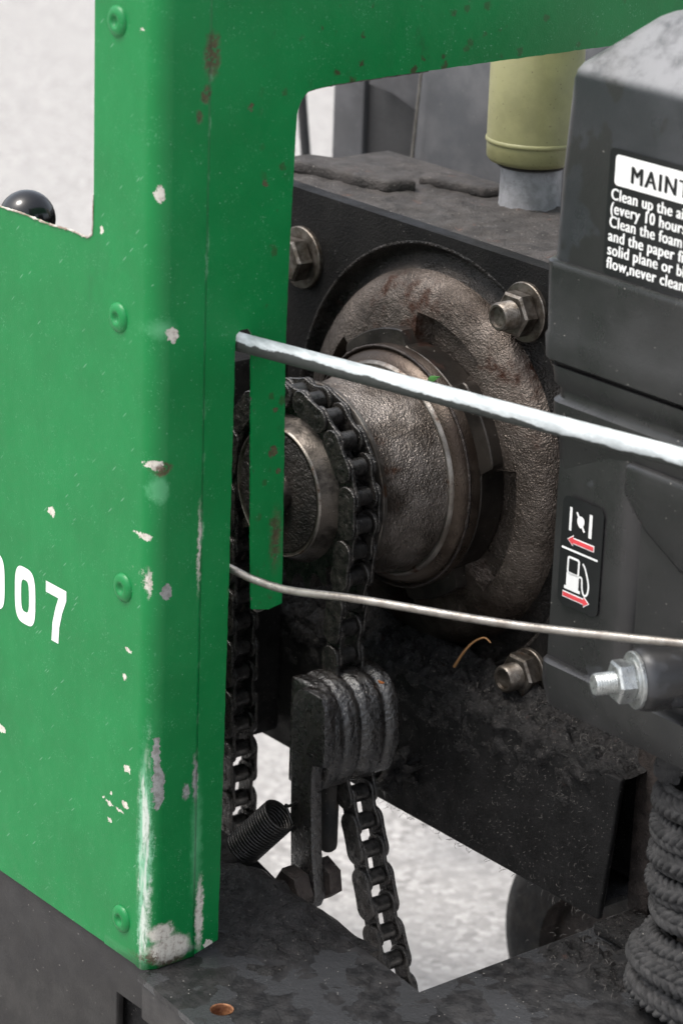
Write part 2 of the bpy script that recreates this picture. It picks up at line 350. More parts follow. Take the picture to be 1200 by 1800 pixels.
vo = [bm.verts.new((x, y, 0)) for x, y in outer]; eo = [bm.edges.new((vo[i], vo[(i+1) % len(vo)])) for i in range(len(vo))]
vh = [bm.verts.new((hc.x+.0072*math.cos(k*math.pi/12), hc.y+.0072*math.sin(k*math.pi/12), 0)) for k in range(24)]
eh = [bm.edges.new((vh[i], vh[(i+1) % 24])) for i in range(24)]
bmesh.ops.triangle_fill(bm, use_beauty=True, edges=eo+eh)
r = bmesh.ops.extrude_face_region(bm, geom=bm.faces[:]); bmesh.ops.translate(bm, verts=[g_ for g_ in r['geom'] if isinstance(g_, bmesh.types.BMVert)], vec=(0, 0, -.0044))
rt = bmo('rail_top_plate', bm, PLATE, FR)
bm = bmesh.new(); lathe(bm, (hc.x, hc.y, -.0042), (0, 0, 1), [(.0072, .0046), (.0066, .0040), (.0063, -.02), (0, -.02)], 24)
bmo('bolt_hole', bm, grime('rust_hole', (.16, .06, .025), (.30, .14, .06), (.6, .8), .2, 200, ((500, .0008),)), rt)
# cross plate to the right of the chain gap
bm = bmesh.new()
poly_prism(bm, [(.1135, .1235, -.0008), (.1125, .70, -.0008), (.45, .70, -.0008), (.45, .094, -.0008), (.30, .1055, -.0008), (.160, .1153, -.0008)], (0, 0, -.006), .0008)
bmo('cross_plate', bm, PLATE, FR)
# long beam with open end
bm = bmesh.new()
poly_prism(bm, [(-.55, .277, .0), (.1100, .277, .0), (.1215, .277, .104), (-.55, .277, .104)], (0, .005, 0), .0018, 3)
bmo('beam_web', bm, BEAM, FR)
bm = bmesh.new(); box(bm, (-.55, .2825, .0985), (.108, .330, .1035), .001); bmo('beam_flange', bm, BEAM, FR)
bm = bmesh.new(); box(bm, (-.55, .2825, .0005), (.100, .330, .0055), .001); bmo('beam_flange', bm, BEAM, FR)
bm = bmesh.new(); box(bm, (-.55, .331, .0005), (.095, .336, .104), .001); bmo('beam_back', bm, BEAM, FR)
bm = bmesh.new(); box(bm, (.1095, .302, .0005), (.1290, .330, .150), .002); bmo('upright_bar', bm, RUSTY, FR)
bm = bmesh.new(); box(bm, (.135, .335, .0005), (.42, .36, .20), .002); bmo('rear_block', bm, BEAM, FR)
bm = bmesh.new(); box(bm, (.120, .262, .0005), (.175, .299, .008), .002); bmo('foot_plate', bm, CRUD, FR)

def lump_strip(name, x0, x1, nx, y0, y1, ny, zf, mat, parent, seed=0, amp=.006, sc=90):
    """dirt crust: a displaced sheet with an uneven edge"""
    bm = bmesh.new(); G = []
    for i in range(nx+1):
        row = []
        for j in range(ny+1):
            u, v = i/nx, j/ny; x = x0+(x1-x0)*u; y = y0+(y1-y0)*v
            q = Vector((x*sc+seed, y*sc, seed*.7)); h = noise.fractal(q, .9, 2.1, 5)*.5+.35; h = max(h, 0)
            edge = min(1, min(v, 1-v)*6+.0, min(u, 1-u)*14)
            x += noise.noise(q*1.3)*.002; y += noise.noise(q*1.1+Vector((9, 0, 0)))*.002
            row.append(bm.verts.new((x, y, zf(x, y)+amp*h*edge-.0015*(1-edge))))
        G.append(row)
    for i in range(nx):
        for j in range(ny): bm.faces.new((G[i][j], G[i+1][j], G[i+1][j+1], G[i][j+1]))
    o = bmo(name, bm, mat, parent, 80); o['kind'] = 'stuff'; return o
lump_strip('dirt_crust', -.30, .1195, 300, .2772, .3185, 34, lambda x, y: .1035+max(0, y-.300)*.75, CRUD, FR, 3, .0175, 80)
lump_strip('dirt_crust', .113, .24, 110, .205, .330, 90, lambda x, y: .0-.004+max(0, y-.262)*.02, CRUD, FR, 8, .0115, 110)
lump_strip('dirt_crust', -.16, .055, 150, .045, .140, 60, lambda x, y: -.0018+.016*math.exp(-((x+.045)/.035)**2-((y-.118)/.018)**2)+.008*math.exp(-((x-.005)/.02)**2-((y-.11)/.03)**2), CRUD, FR, 14, .0075, 70)

# ================================================================== green housing
GH = thing('green_housing', (-.05, .03, .0), 'green painted sheet metal housing with white numerals, chipped at its lower corner', 'housing')
TH = .0018
bm = bmesh.new()
nt_pts = [(-.60, 0, .0005), (-.012, 0, .0005), (-.012, 0, .75), (-.0632, 0, .75), (-.0632, 0, .4600)]
for k in range(1, 7):
    a = math.pi/2*k/6; nt_pts.append((-.0712-.0008+.0088*math.cos(a), 0, .4585-.0095*math.sin(a)))
nt_pts += [(-.0850, 0, .4500), (-.110, 0, .4488), (-.14, 0, .4492), (-.165, 0, .4484), (-.30, 0, .4482), (-.60, 0, .4480)]
poly_prism(bm, nt_pts, (0, TH, 0), .0004, 1)
bmo('front_panel', bm, GREEN, GH, 30)
# chipped rim of the panel's notch
bm = bmesh.new()
rim = spline([(-.0632, -.0002, .53), (-.0632, -.0002, .4605), (-.0660, -.0002, .4515), (-.0715, -.0002, .4495), (-.085, -.0002, .4501), (-.110, -.0002, .4489), (-.14, -.0002, .4493), (-.165, -.0002, .4485), (-.25, -.0002, .4483)], 14)
tube(bm, rim[10:], .0007, 6, rfun=lambda t: .0004+.0009*max(0, noise.noise(Vector((t*60, 0, 1)))+.25)*(.25 if t < .12 else 1))
bmo('chipped_rim', bm, EDGE, GH)
# corner sheet: flange over the panel, rounded bend, side face up to the crease
prof = [(-.0455, -.0002), (-.0454, -.0006), (-.0115, -.0008)]
for k in range(1, 10):
    a = math.pi/2*k/10; prof.append((-.0115+.0117*math.sin(a), .0107-.0115*math.cos(a)))
prof += [(.0002, .0107), (.0002, .0335), (.0002, .0356)]
bm = bmesh.new(); rows = []
zs = [.0008+.7492*i/90 for i in range(91)]
for z in zs:
    low = max(0, 1-z/.03)
    rows.append([bm.verts.new((x + .00035*noise.noise(Vector((x*30, y*30, z*9))), y + .00035*noise.noise(Vector((x*30+4, y*30, z*9))), z + low*(.0035*noise.noise(Vector((x*90, y*90, 0)))))) for x, y in prof])
for A, B in zip(rows, rows[1:]):
    for i in range(len(prof)-1): bm.faces.new((A[i], A[i+1], B[i+1], B[i]))
cs = bmo('corner_sheet', bm, GREEN, GH, 50)
md = cs.modifiers.new('thick', 'SOLIDIFY'); md.thickness = TH; md.offset = -1
# side sheet with slot, hanging strip and arch over the engine
SX = lambda y: .0 - max(0, y-.037)*.03
pts = [(.0342, .0012), (.0440, .0035), (.0535, .0058), (.0545, .006), (.0555, .10), (.0568, .25), (.0574, .392), (.0580, .3985), (.0610, .4010), (.0670, .4010), (.0698, .3975), (.0715, .33), (.0735, .26), (.0752, .2235), (.0880, .2205), (.0985, .2222),
       (.0972, .30), (.0955, .39), (.0965, .45), (.0985, .515)]
for k in range(1, 7):
    a = math.pi/2*k/6; pts.append((.1105-.0118*math.cos(a), .5190+.0180*math.sin(a)))
pts += [(.13, .5385), (.20, .5395), (.338, .5405), (.62, .5420), (.62, .75), (.0342, .75)]
jag = []
for i, (y, z) in enumerate(pts):
    jag.append((y, z)); y2, z2 = pts[(i+1) % len(pts)]
    L = math.hypot(y2-y, z2-z)
    if L > .02 and z < .545 and z2 < .545 and not (abs(y-.0342) < 1e-6 and abs(y2-.0342) < 1e-6):
        k = int(L/.004)
        for q in range(1, k):
            t = q/k; jag.append((y+(y2-y)*t+random.uniform(-.00022, .00022), z+(z2-z)*t+random.uniform(-.00022, .00022)))
bm = bmesh.new(); poly_prism(bm, [(SX(y), y, z) for y, z in jag], (-TH, 0, 0))
bmo('side_sheet', bm, GREEN, GH, 30)
# raw edges of the cut-outs
for nm, ctrl in (('cut_edge', [(.0716, .392), (.0731, .33), (.0750, .26), (.0766, .2245), (.088, .2216), (.0982, .2230)]), ('cut_edge', [(.0540, .0062), (.0549, .10), (.0562, .25), (.0568, .392), (.0574, .3983)]), ('cut_edge', [(.0952, .39), (.0962, .45), (.0982, .515), (.0995, .527), (.104, .5345), (.1105, .537), (.13, .5383), (.20, .5393)])):
    bm = bmesh.new(); tube(bm, [(SX(y)-.0009, y-(.0012 if i == 9 else 0), z) for i, (x_, y, z) in enumerate(spline([(0, a, b) for a, b in ctrl], 16))], .0010, 6, rfun=lambda t: .0008+.0005*noise.noise(Vector((t*90, 2, 0))))
    bmo(nm, bm, grime('raw_edge', (.10, .09, .075), (.02, .018, .016), (.6, .8), 0, 160), GH)
# rivets
def rivet(c):
    bm = bmesh.new(); lathe(bm, c, (0, -1, 0), [(.0090, -.0002), (.0088, .0008), (.0072, .0020), (.0048, .0026), (.0034, .0024), (.0027, .0012), (.0016, .0007), (0, .0006)], 28)
    return bm
for px, py in ((207, 37), (209, 558), (217, 1033), (214, 1615)):
    c = at(px, py, 1, -.0007); bmo('rivet', rivet(c), GREEN, GH, 60)
# numerals
def digit0(x0, x1, z0, z1, st):
    bm = bmesh.new(); O = []; I = []
    cx_, cz_ = (x0+x1)/2, (z0+z1)/2; hw, hh = (x1-x0)/2, (z1-z0)/2; n = 40
    for k in range(n):
        a = 2*math.pi*k/n; ca, sa = math.cos(a), math.sin(a); p = 2/3.4
        f = lambda w_, h_: (cx_+math.copysign(abs(ca)**p, ca)*w_, cz_+math.copysign(abs(sa)**p, sa)*h_)
        O.append(f(hw, hh)); I.append(f(hw-st, hh-st*1.15))
    vo = [bm.verts.new((x, -.00022, z)) for x, z in O]; vi = [bm.verts.new((x, -.00022, z)) for x, z in I]
    for k in range(n): bm.faces.new((vo[k], vo[(k+1) % n], vi[(k+1) % n], vi[k]))
    return bm
bmo('numeral_zero', digit0(-.1480, -.1245, .1855, .2235, .0072), WHITE, GH, smooth=False)
bmo('numeral_zero', digit0(-.1835, -.1600, .1855, .2235, .0072), WHITE, GH, smooth=False)
bm = bmesh.new()
bm.faces.new([bm.verts.new((x, -.00022, z)) for x, z in ((-.1125, .2225), (-.0898, .2225), (-.0898, .2160), (-.0945, .2060), (-.0975, .1960), (-.0985, .1850), (-.1062, .1850), (-.1050, .1975), (-.1015, .2085), (-.0985, .2152), (-.1125, .2152))])
bmo('numeral_seven', bm, WHITE, GH, smooth=False)

# ================================================================== gearbox
HX, HZ = -.121, .243
GB = thing('gearbox', (HX, .36, .10), 'dark cast gearbox with round bearing housing behind the sprocket', 'gearbox')
bm = bmesh.new()
po = [(-.42, .09), (.060, .09), (.060, .39), (.055, .3985), (-.42, .4005)]; RH = .1475
vo = [bm.verts.new((x, .318, z)) for x, z in po]; eo = [bm.edges.new((vo[i], vo[(i+1) % 5])) for i in range(5)]
vh = [bm.verts.new((HX+RH*math.cos(k*math.pi/60), .318, HZ+RH*math.sin(k*math.pi/60))) for k in range(120)]; eh = [bm.edges.new((vh[i], vh[(i+1) % 120])) for i in range(120)]
bmesh.ops.triangle_fill(bm, use_beauty=True, edges=eo+eh)
r = bmesh.ops.extrude_face_region(bm, geom=bm.faces[:]); bmesh.ops.translate(bm, verts=[g_ for g_ in r['geom'] if isinstance(g_, bmesh.types.BMVert)], vec=(0, .012, 0))
bmo('mounting_plate', bm, GPLATE, GB)
bm = bmesh.new(); box(bm, (-.36, .3305, .10), (.055, .47, .3955), .004); bmo('case', bm, DUSTY, GB)
for k, (ctrl, h) in enumerate(((((-.345, .352), (-.31, .362), (-.27, .366), (-.245, .372), (-.235, .392), (-.26, .402), (-.31, .398), (-.345, .38)), .010), (((-.255, .410), (-.20, .424), (-.19, .440), (-.235, .436), (-.262, .425)), .008))):
    bm = bmesh.new(); poly_prism(bm, [(x, y, .3950) for x, y in ctrl], (0, 0, h), .003, 3); bmo('rib', bm, DUSTY, GB)
lump_strip('dust_crust', -.34, .05, 150, .3315, .468, 60, lambda x, y: .3950, DUSTY, GB, 22, .0045, 70)
# cast disc (bearing housing): dished rim, domed web
ns = lambda t, r, k: noise.noise(Vector((math.cos(t)*k, math.sin(t)*k, r*100)))
bm = bmesh.new()
lathe(bm, (HX, 0, HZ), (0, 1, 0), [(.1490, .3178), (.1476, .3174), (.1466, .3182), (.1450, .3225), (.1425, .3265), (.1395, .3285), (.1360, .3282), (.1325, .3255), (.1305, .3215), (.1290, .3170)], 160, fr=lambda t, r, d: (r, d+(.0009*ns(t, r, 11) if r < .1455 else 0)))
bmo('housing_rim', bm, RIMM, GB, 60)
def sm01(a, b, x): x = min(1, max(0, (x-a)/(b-a))); return x*x*(3-2*x)
def web(t, r, d):
    g = -math.degrees(t); g = (g+180) % 360-180; off = 0
    for a0, a1, depth in ((54, 91, .0120), (-42, 12, .0120), (138, 165, .0120), (-115, -85, .0120)):
        off += depth*sm01(a0, a0+2, g)*(1-sm01(a1-2, a1, g))*(1-sm01(.1020, .1050, r))
    return (r, d+off+.0005*ns(t, r, 9))
bm = bmesh.new()
pr = [(.1300, .3190), (.1288, .3160), (.1268, .3125), (.1240, .3095), (.1205, .3070), (.116, .3050), (.1125, .3034), (.1110, .3030), (.1095, .3026), (.1080, .3022), (.1065, .3019), (.1050, .3016), (.100, .3008), (.094, .3002), (.0885, .2998), (.080, .2998)]
lathe(bm, (HX, 0, HZ), (0, 1, 0), pr, 300, ref=(1, 0, 0), fr=web)
bmo('bearing_housing', bm, CAST2, GB, 50)
# retainer with lobes and notches
def lobe(t):
    # t measured from +X towards +Z (degrees)
    d = math.degrees(t) % 360; d = d-360 if d > 180 else d
    def sm(a, b, x): x = min(1, max(0, (x-a)/(b-a))); return x*x*(3-2*x)
    r = .0825
    for a, b, top in ((13, 52, .0952), (92, 134, .0935), (168, 205, .0940), (-82, -46, .0940), (-150, -118, .0940)):
        r += (top-.0825)*sm(a-3, a+1.5, d)*(1-sm(b-2, b+3, d))
    return r
bm = bmesh.new()
lathe(bm, (HX, 0, HZ), (0, 1, 0), [(.0985, .3100), (.0985, .2915), (.0978, .2905), (.0780, .2885)], 240, ref=(1, 0, 0), fr=lambda t, r, d: ((lobe(-t)-(.0985-r)) if r > .09 else r, d))
bmo('retainer', bm, RETM, GB, 30)
# bearing cap: ring with weld bead, bright chamfer, rough cast neck
bm = bmesh.new(); lathe(bm, (HX, 0, HZ), (0, 1, 0), [(.0835, .2890), (.0832, .2822), (.0822, .2806), (.0806, .2815), (.0796, .2790), (.0762, .2758), (.0738, .2744)], 120); bmo('cap_ring', bm, CAPM, GB, 30)
bm = bmesh.new(); lathe(bm, (HX, 0, HZ), (0, 1, 0), [(.0742, .2747), (.0728, .2722), (.0714, .2716), (.0700, .2722)], 120); bmo('bright_chamfer', bm, MACH, GB, 60)
bm = bmesh.new(); tube(bm, [(HX+math.cos(2*math.pi*k/200)*.0828, .2808, HZ+math.sin(2*math.pi*k/200)*.0828) for k in range(201)], .0013, 6, False, rfun=lambda t: .0009+.0009*abs(noise.noise(Vector((t*150, 0, 3))))); bmo('weld_bead', bm, RUSTY, GB, 70)
bm = bmesh.new(); lathe(bm, (HX, 0, HZ), (0, 1, 0), [(.0706, .2722), (.0702, .2700), (.0695, .2640), (.0678, .2550), (.0655, .2450), (.0638, .2360), (.0632, .2280), (.0640, .2238), (.050, .2238)], 120,
                        fr=lambda t, r, d: (r+.0008*noise.noise(Vector((math.cos(t)*8, math.sin(t)*8, d*130))), d)); bmo('neck', bm, CAST, GB, 60)
# fasteners
def washer(bm, c, axis, r, ri, h): return lathe(bm, c, axis, [(ri, h), (r*.97, h), (r, h*.8), (r, 0), (ri, 0), (ri, h)], 40)
def stud(bm, c, axis, r, l, pitch=.0016, hollow=False):
    pr = [(r*.9, 0)]; d = .0005
    while d < l-.0016: pr += [(r, d), (r*.90, d+pitch/2)]; d += pitch
    pr += [(r*.96, l-.001), (r*.86, l)] + ([(r*.72, l), (r*.66, l-.002), (0, l-.0024)] if hollow else [(0, l)])
    return lathe(bm, c, axis, pr, 32)
AY = (0, -1, 0)
bm = bmesh.new(); box(bm, (-.55, .125, .012), (-.225, .275, .300), .004); bmo('light_blocker', bm, BEAM, GB)  # box added behind the panel to block low sky light from the left
c = at(533, 452, 1, .318); bm = bmesh.new(); washer(bm, c, AY, .0225, .008, .0035); bmo('washer', bm, STUD, GB)
bm = bmesh.new(); c2 = c+Vector((0, -.0034, 0)); hexagon(bm, c2, AY, .0165, .013, .3); bmo('bolt_head', bm, STUD, GB, 25)
for px, py in ((925, 548), (932, 1180)):
    c = at(px, py, 1, .318); hi = py < 900
    bm = bmesh.new(); washer(bm, c, AY, .0200 if hi else .0165, .008, .003); bmo('washer', bm, STUD, GB)
    bm = bmesh.new(); hexagon(bm, c+Vector((0, -.0029, 0)), AY, .0155, .011, .25); bmo('nut', bm, STUD, GB, 25)
    bm = bmesh.new(); stud(bm, c+Vector((0, -.0135, 0)), AY, .0095, .012, hollow=True); bmo('stud', bm, STUD, GB, 40)

# ================================================================== sprocket
SP = thing('drive_sprocket', (HX, .21, HZ-.06), 'worn steel chain sprocket on gearbox shaft, partly behind the green strip', 'sprocket')
PITCH = .01905; NT_ = 21; PR = PITCH/(2*math.sin(math.pi/NT_)); CYP = .2040
bm = bmesh.new(); pts = []
for k in range(NT_):
    a0 = 2*math.pi*k/NT_
    for f, r in ((-.5, PR+.0045), (-.40, PR+.0040), (-.25, PR-.0030), (-.12, PR-.0058), (0, PR-.0064), (.12, PR-.0058), (.25, PR-.0030), (.40, PR+.0040)):
        a = a0+f*2*math.pi/NT_+.06; pts.append((HX+math.cos(a)*r, CYP-.0055, HZ+math.sin(a)*r))
poly_prism(bm, pts, (0, .011, 0)); bmo('tooth_plate', bm, CHAIN, SP, 20)
bm = bmesh.new(); lathe(bm, (HX, 0, HZ), (0, 1, 0), [(0, .1850), (.0135, .1850), (.0140, .1865), (.0410, .1865), (.0432, .1856), (.0440, .1864), (.0462, .1920), (.0500, .1985), (.0520, .2000)], 96); bmo('hub', bm, BOSS, SP, 40)
bm = bmesh.new(); lathe(bm, (HX, 0, HZ), (0, -1, 0), [(.0407, -.1862), (.0402, -.1859), (.0150, -.1859), (.0150, -.1850)], 64); bmo('hub_face', bm, RIMM, SP, 40)
bm = bmesh.new(); lathe(bm, (HX, 0, HZ), (0, 1, 0), [(.0428, .1858), (.0433, .1853), (.0441, .1857), (.0446, .1870), (.0440, .1872)], 96); bmo('worn_lip', bm, MACH, SP, 60)
bm = bmesh.new(); lathe(bm, (HX, 0, HZ), (0, -1, 0), [(.0135, -.1852), (.0132, -.1790), (.0120, -.1775), (.0095, -.1775), (.0085, -.1790), (0, -.1795)], 40); bmo('shaft_end', bm, BOSS, SP, 40)
bm = bmesh.new(); lathe(bm, (HX, 0, HZ), (0, 1, 0), [(.0500, .2190), (.0672, .2190), (.0684, .2200), (.0684, .2225), (.0640, .2238)], 96); bmo('backing_ring', bm, MACH, SP, 40)

# ================================================================== drive chain
path = [Vector((-.1800, -.14)), Vector((-.1805, -.02)), Vector((-.1830, .10)), Vector((HX-PR, .20))]
for k in range(0, 41):
    a = math.pi - (math.pi*1.10)*k/40; path.append(Vector((HX+math.cos(a)*PR, HZ+math.sin(a)*PR)))
path += [Vector((-.0635, .195)), Vector((-.0680, .172)), Vector((-.0695, .148)), Vector((-.0672, .112)), Vector((-.0595, .077)), Vector((-.0485, .0455)), Vector((-.0345, .0095)), Vector((-.0185, -.0350)), Vector((-.0055, -.0630)), Vector((.013, -.110)), Vector((.026, -.142))]
pins = [path[0].copy()]; i = 0
while True:
    p = pins[-1]
    while i < len(path)-1 and (path[i+1]-p).length < PITCH: i += 1
    if i >= len(path)-1: break
    a, b = path[i], path[i+1]
    if (a-p).length > PITCH: a = p
    lo, hi = 0.0, 1.0
    for _ in range(30):
        m = (lo+hi)/2
        if (a.lerp(b, m)-p).length < PITCH: lo = m
        else: hi = m
    pins.append(a.lerp(b, hi))
CH = thing('drive_chain', (HX, CYP, -.14), 'greasy black roller chain wrapped over the sprocket and running down past the tensioner', 'chain')
def plate_mesh(name, hw, waist, th):
    bm = bmesh.new(); pts = []; h = PITCH/2
    for k in range(13): a = math.pi/2-math.pi*k/12; pts.append((h+hw*math.cos(a), 0, hw*math.sin(a)))
    for t in (.5, 0, -.5): pts.append((h*t, 0, -(waist+(hw-waist)*abs(t)**2)))
    for k in range(13): a = -math.pi/2-math.pi*k/12; pts.append((-h+hw*math.cos(a), 0, hw*math.sin(a)))
    for t in (-.5, 0, .5): pts.append((h*t, 0, (waist+(hw-waist)*abs(t)**2)))
    poly_prism(bm, pts, (0, th, 0)); bmesh.ops.translate(bm, verts=bm.verts, vec=(0, -th/2, 0))
    es = [e for e in bm.edges if abs(e.verts[0].co.y-e.verts[1].co.y) < 1e-6]
    bmesh.ops.bevel(bm, geom=es, offset=.00055, segments=1, affect='EDGES')
    bmesh.ops.recalc_face_normals(bm, faces=bm.faces[:])
    me = bpy.data.meshes.new(name); bm.to_mesh(me); bm.free()
    for p in me.polygons: p.use_smooth = True
    me.set_sharp_from_angle(angle=math.radians(40)); me.materials.append(CHAIN); return me
OUTP = plate_mesh('outer_plate', .0086, .0081, .0026); INP = plate_mesh('inner_plate', .0088, .0070, .0026)
def cyl_mesh(name, prof, mat, n=20):
    bm = bmesh.new(); lathe(bm, (0, 0, 0), (0, 1, 0), prof, n); bmesh.ops.recalc_face_normals(bm, faces=bm.faces[:])
    me = bpy.data.meshes.new(name); bm.to_mesh(me); bm.free()
    for p in me.polygons: p.use_smooth = True
    me.set_sharp_from_angle(angle=math.radians(35)); me.materials.append(mat); return me
ROLM = cyl_mesh('roller', [(0, -.0061), (.0054, -.0061), (.0060, -.0055), (.0060, .0055), (.0054, .0061), (0, .0061)], ROLLER)
PINM = cyl_mesh('pin', [(0, -.0121), (.0026, -.0121), (.0034, -.0118), (.0034, .0118), (.0026, .0121), (0, .0121)], CHAIN, 14)
base = CH.location
for k, p in enumerate(pins):
    for nm, me in (('roller', ROLM), ('pin', PINM)):
        o = bpy.data.objects.new(nm, me); COL.objects.link(o); o.parent = CH; o.location = Vector((p.x, CYP, p.y))-base
    if k+1 < len(pins):
        q = pins[k+1]; mid = (p+q)/2; ang = math.atan2(q.y-p.y, q.x-p.x); outer_ = (k % 2 == 0)
        for sgn in (-1, 1):
            o = bpy.data.objects.new('outer_plate' if outer_ else 'inner_plate', OUTP if outer_ else INP); COL.objects.link(o); o.parent = CH
            o.location = Vector((mid.x, CYP+sgn*(.0105 if outer_ else .0078), mid.y))-base; o.rotation_euler = (0, -ang, 0)

# ================================================================== chain tensioner
TN = thing('chain_tensioner', (-.05, .17, -.02), 'greasy grooved tensioner block on rusty arm pressing the chain', 'tensioner')
# arm
bm = bmesh.new()
AP = [(-.0600, -.0040), (-.0560, -.0160), (-.0460, -.0210), (-.0370, -.0190), (-.0330, -.0100), (-.0385, .020), (-.0410, .060), (-.0410, .0830), (-.0300, .0850), (-.0285, .1000), (-.0300, .1260), (-.0340, .1330), (-.0480, .1335), (-.0570, .1320), (-.0630, .1250), (-.0640, .100), (-.0625, .04)]
poly_prism(bm, [(x, .158, z) for x, z in AP], (0, .0095, 0), .0014, 2); bmo('arm', bm, TENS, TN, 40)
# block: ridged half-round
bm = bmesh.new(); N = 30; rows = []
ys = [.1685+.0560*i/52 for i in range(53)]
for y in ys:
    u = (y-.1685)/.0560; e = min(1, min(u, 1-u)/.045); rid = 0
    for gp, gd in ((.22, .0014), (.47, .0026), (.79, .0019)): rid -= gd*math.exp(-((u-gp)/.042)**2)
    rid += (-.004)*(1-math.sqrt(max(0, 1-(1-e)**2)))
    row = []
    for k in range(N):
        a = -math.pi*.60+math.pi*1.20*k/(N-1)
        cx_, cz_ = -.0675+.0060*u, .0945+.004*(u-.5)
        rx, rz = .0310+rid, .0385+rid*.8
        nz = .0010*noise.noise(Vector((a*4, y*140, 2)))
        row.append(bm.verts.new((cx_+math.copysign(abs(math.cos(a))**.8, math.cos(a))*(rx+nz), y, cz_+math.copysign(abs(math.sin(a))**.85, math.sin(a))*(rz+nz))))
    rows.append(row)
for A, B in zip(rows, rows[1:]):
    for k in range(N-1): bm.faces.new((A[k], A[k+1], B[k+1], B[k]))
    bm.faces.new((A[N-1], A[0], B[0], B[N-1]))
bm.faces.new(rows[0][::-1]); bm.faces.new(rows[-1]); bl = bmo('block', bm, TENS, TN, 50)
bm = bmesh.new(); lathe(bm, (-.0445, .2170, .1275), (.5, -.1, .85), [(.0030, 0), (.0026, .0012), (0, .0016)], 12); bmo('rust_spot', bm, grime('orange_rust', (.40, .12, .02), (.22, .07, .015), (.7, .9), 0, 300), bl)
# pivot: nut, washer, stem
pv = Vector((-.0475, .158, -.0060))
bm = bmesh.new(); hexagon(bm, pv+Vector((0, -.0005, 0)), AY, .0150, .0125, .2); bmo('pivot_nut', bm, RUSTY, TN, 25)
bm = bmesh.new(); hexagon(bm, pv+Vector((.006, .0098, .004)), (0, 1, 0), .0145, .010, .1); bmo('pivot_bolt_head', bm, RUSTY, TN, 25)
bm = bmesh.new(); tube(bm, [pv+Vector((0, -.0130, -.001)), pv+Vector((-.004, -.035, -.004)), pv+Vector((-.008, -.050, -.010))], .0125, 18, rfun=lambda t: .0085+.006*t); bmo('weld_boss', bm, CRUD, TN, 60)
bm = bmesh.new(); box(bm, (-.082, .185, .004), (-.056, .197, .075), .005, 3); bmo('backing_leg', bm, RUBBER, TN)

# ================================================================== tension spring
p0 = at(425, 1493, 1, .140); p1 = at(492, 1432, 1, .152); ax = (p1-p0)
bm = bmesh.new(); a, u, v = frame_of(ax); turns = 17; L = ax.length; P = []
for k in range(turns*26+1):
    t = k/(turns*26); an = 2*math.pi*turns*t; P.append(p0+a*(L*t)+(u*math.cos(an)+v*math.sin(an))*.0118)
end = P[-1]; hook = spline([end, p1+a*.004+(v*.006), at(508, 1417, 1, .156), at(522, 1409, 1, .1575)], 8)
tube(bm, P+hook[1:], .00105, 8); sp = bmo('tension_spring', bm, SPRINGM, None, 70)
tag(sp, 'tight black coil spring hooked to the tensioner arm', 'spring')

# ================================================================== control rods
bm = bmesh.new(); r0 = Vector((-.05, .048, .3945)); r1 = at(1200, 806, 1, .160); ru = (r1-r0)
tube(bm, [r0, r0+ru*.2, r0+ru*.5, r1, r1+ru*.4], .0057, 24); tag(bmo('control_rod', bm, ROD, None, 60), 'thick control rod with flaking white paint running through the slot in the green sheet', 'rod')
bm = bmesh.new(); tube(bm, spline([(-.05, .045, .262), at(413, 1003, 1, .064), at(450, 1020, 1, .070), at(510, 1038, 1, .078), at(640, 1055, 1, .094), at(900, 1098, 1, .130), at(1200, 1131, 1, .165), at(1330, 1142, 1, .18)], 10), .0025, 14)
tag(bmo('wire_rod', bm, WIRE, None, 60), 'thin bare steel wire rod bent gently below the white rod', 'rod')

# ================================================================== air filter housing
AF = thing('air_filter_housing', (.24, .30, .18), 'black plastic engine air filter housing with maintenance label and choke sticker', 'housing')
def rrect(x0, x1, y0, y1, r, n=8):
    P = []
    for cx_, cy_, a0 in ((x1-r, y0+r, -90), (x1-r, y1-r, 0), (x0+r, y1-r, 90), (x0+r, y0+r, 180)):
        for k in range(n+1): a = math.radians(a0+90*k/n); P.append((cx_+r*math.cos(a), cy_+r*math.sin(a)))
    return P
def loft(secs, name, mat, parent, angle=40):
    """secs: (z, x0, x1, y0, y1, r) or callable z offset by x"""
    bm = bmesh.new(); R_ = []
    for z, x0, x1, y0, y1, r in secs: R_.append([bm.verts.new((x, y, z(x, y) if callable(z) else z)) for x, y in rrect(x0, x1, y0, y1, r)])
    for A, B in zip(R_, R_[1:]):
        n = len(A)
        for i in range(n): bm.faces.new((A[i], A[(i+1) % n], B[(i+1) % n], B[i]))
    bm.faces.new(R_[0][::-1]); bm.faces.new(R_[-1]); return bmo(name, bm, mat, parent, angle)
FY = .200
loft([(.4485, .1085, .40, FY, .40, .010), (.5000, .1095, .40, FY+.0005, .40, .010), (.5555, .1130, .40, FY+.0012, .40, .010), (.5605, .1140, .40, FY+.0025, .399, .010), (.5640, .1155, .40, FY+.0050, .398, .010),
      (.5920, .1440, .395, .2330, .37, .012), (.5950, .1490, .390, .2385, .362, .012), (.5960, .1550, .385, .245, .355, .010)], 'top_cover', PLAST, AF, 45)
loft([(.3895, .1130, .41, FY-.0010, .41, .012), (.3930, .1085, .41, FY-.0050, .41, .012), (.4060, .1075, .41, FY-.0055, .41, .012), (.4085, .1085, .41, FY-.0045, .41, .012), (.4460, .1050, .41, FY-.0035, .41, .012), (.4492, .1052, .41, FY-.0033, .41, .011), (.4505, .1065, .41, FY-.0020, .41, .011), (.4508, .115, .40, FY+.004, .40, .010)], 'middle_band', PLAST2, AF, 45)
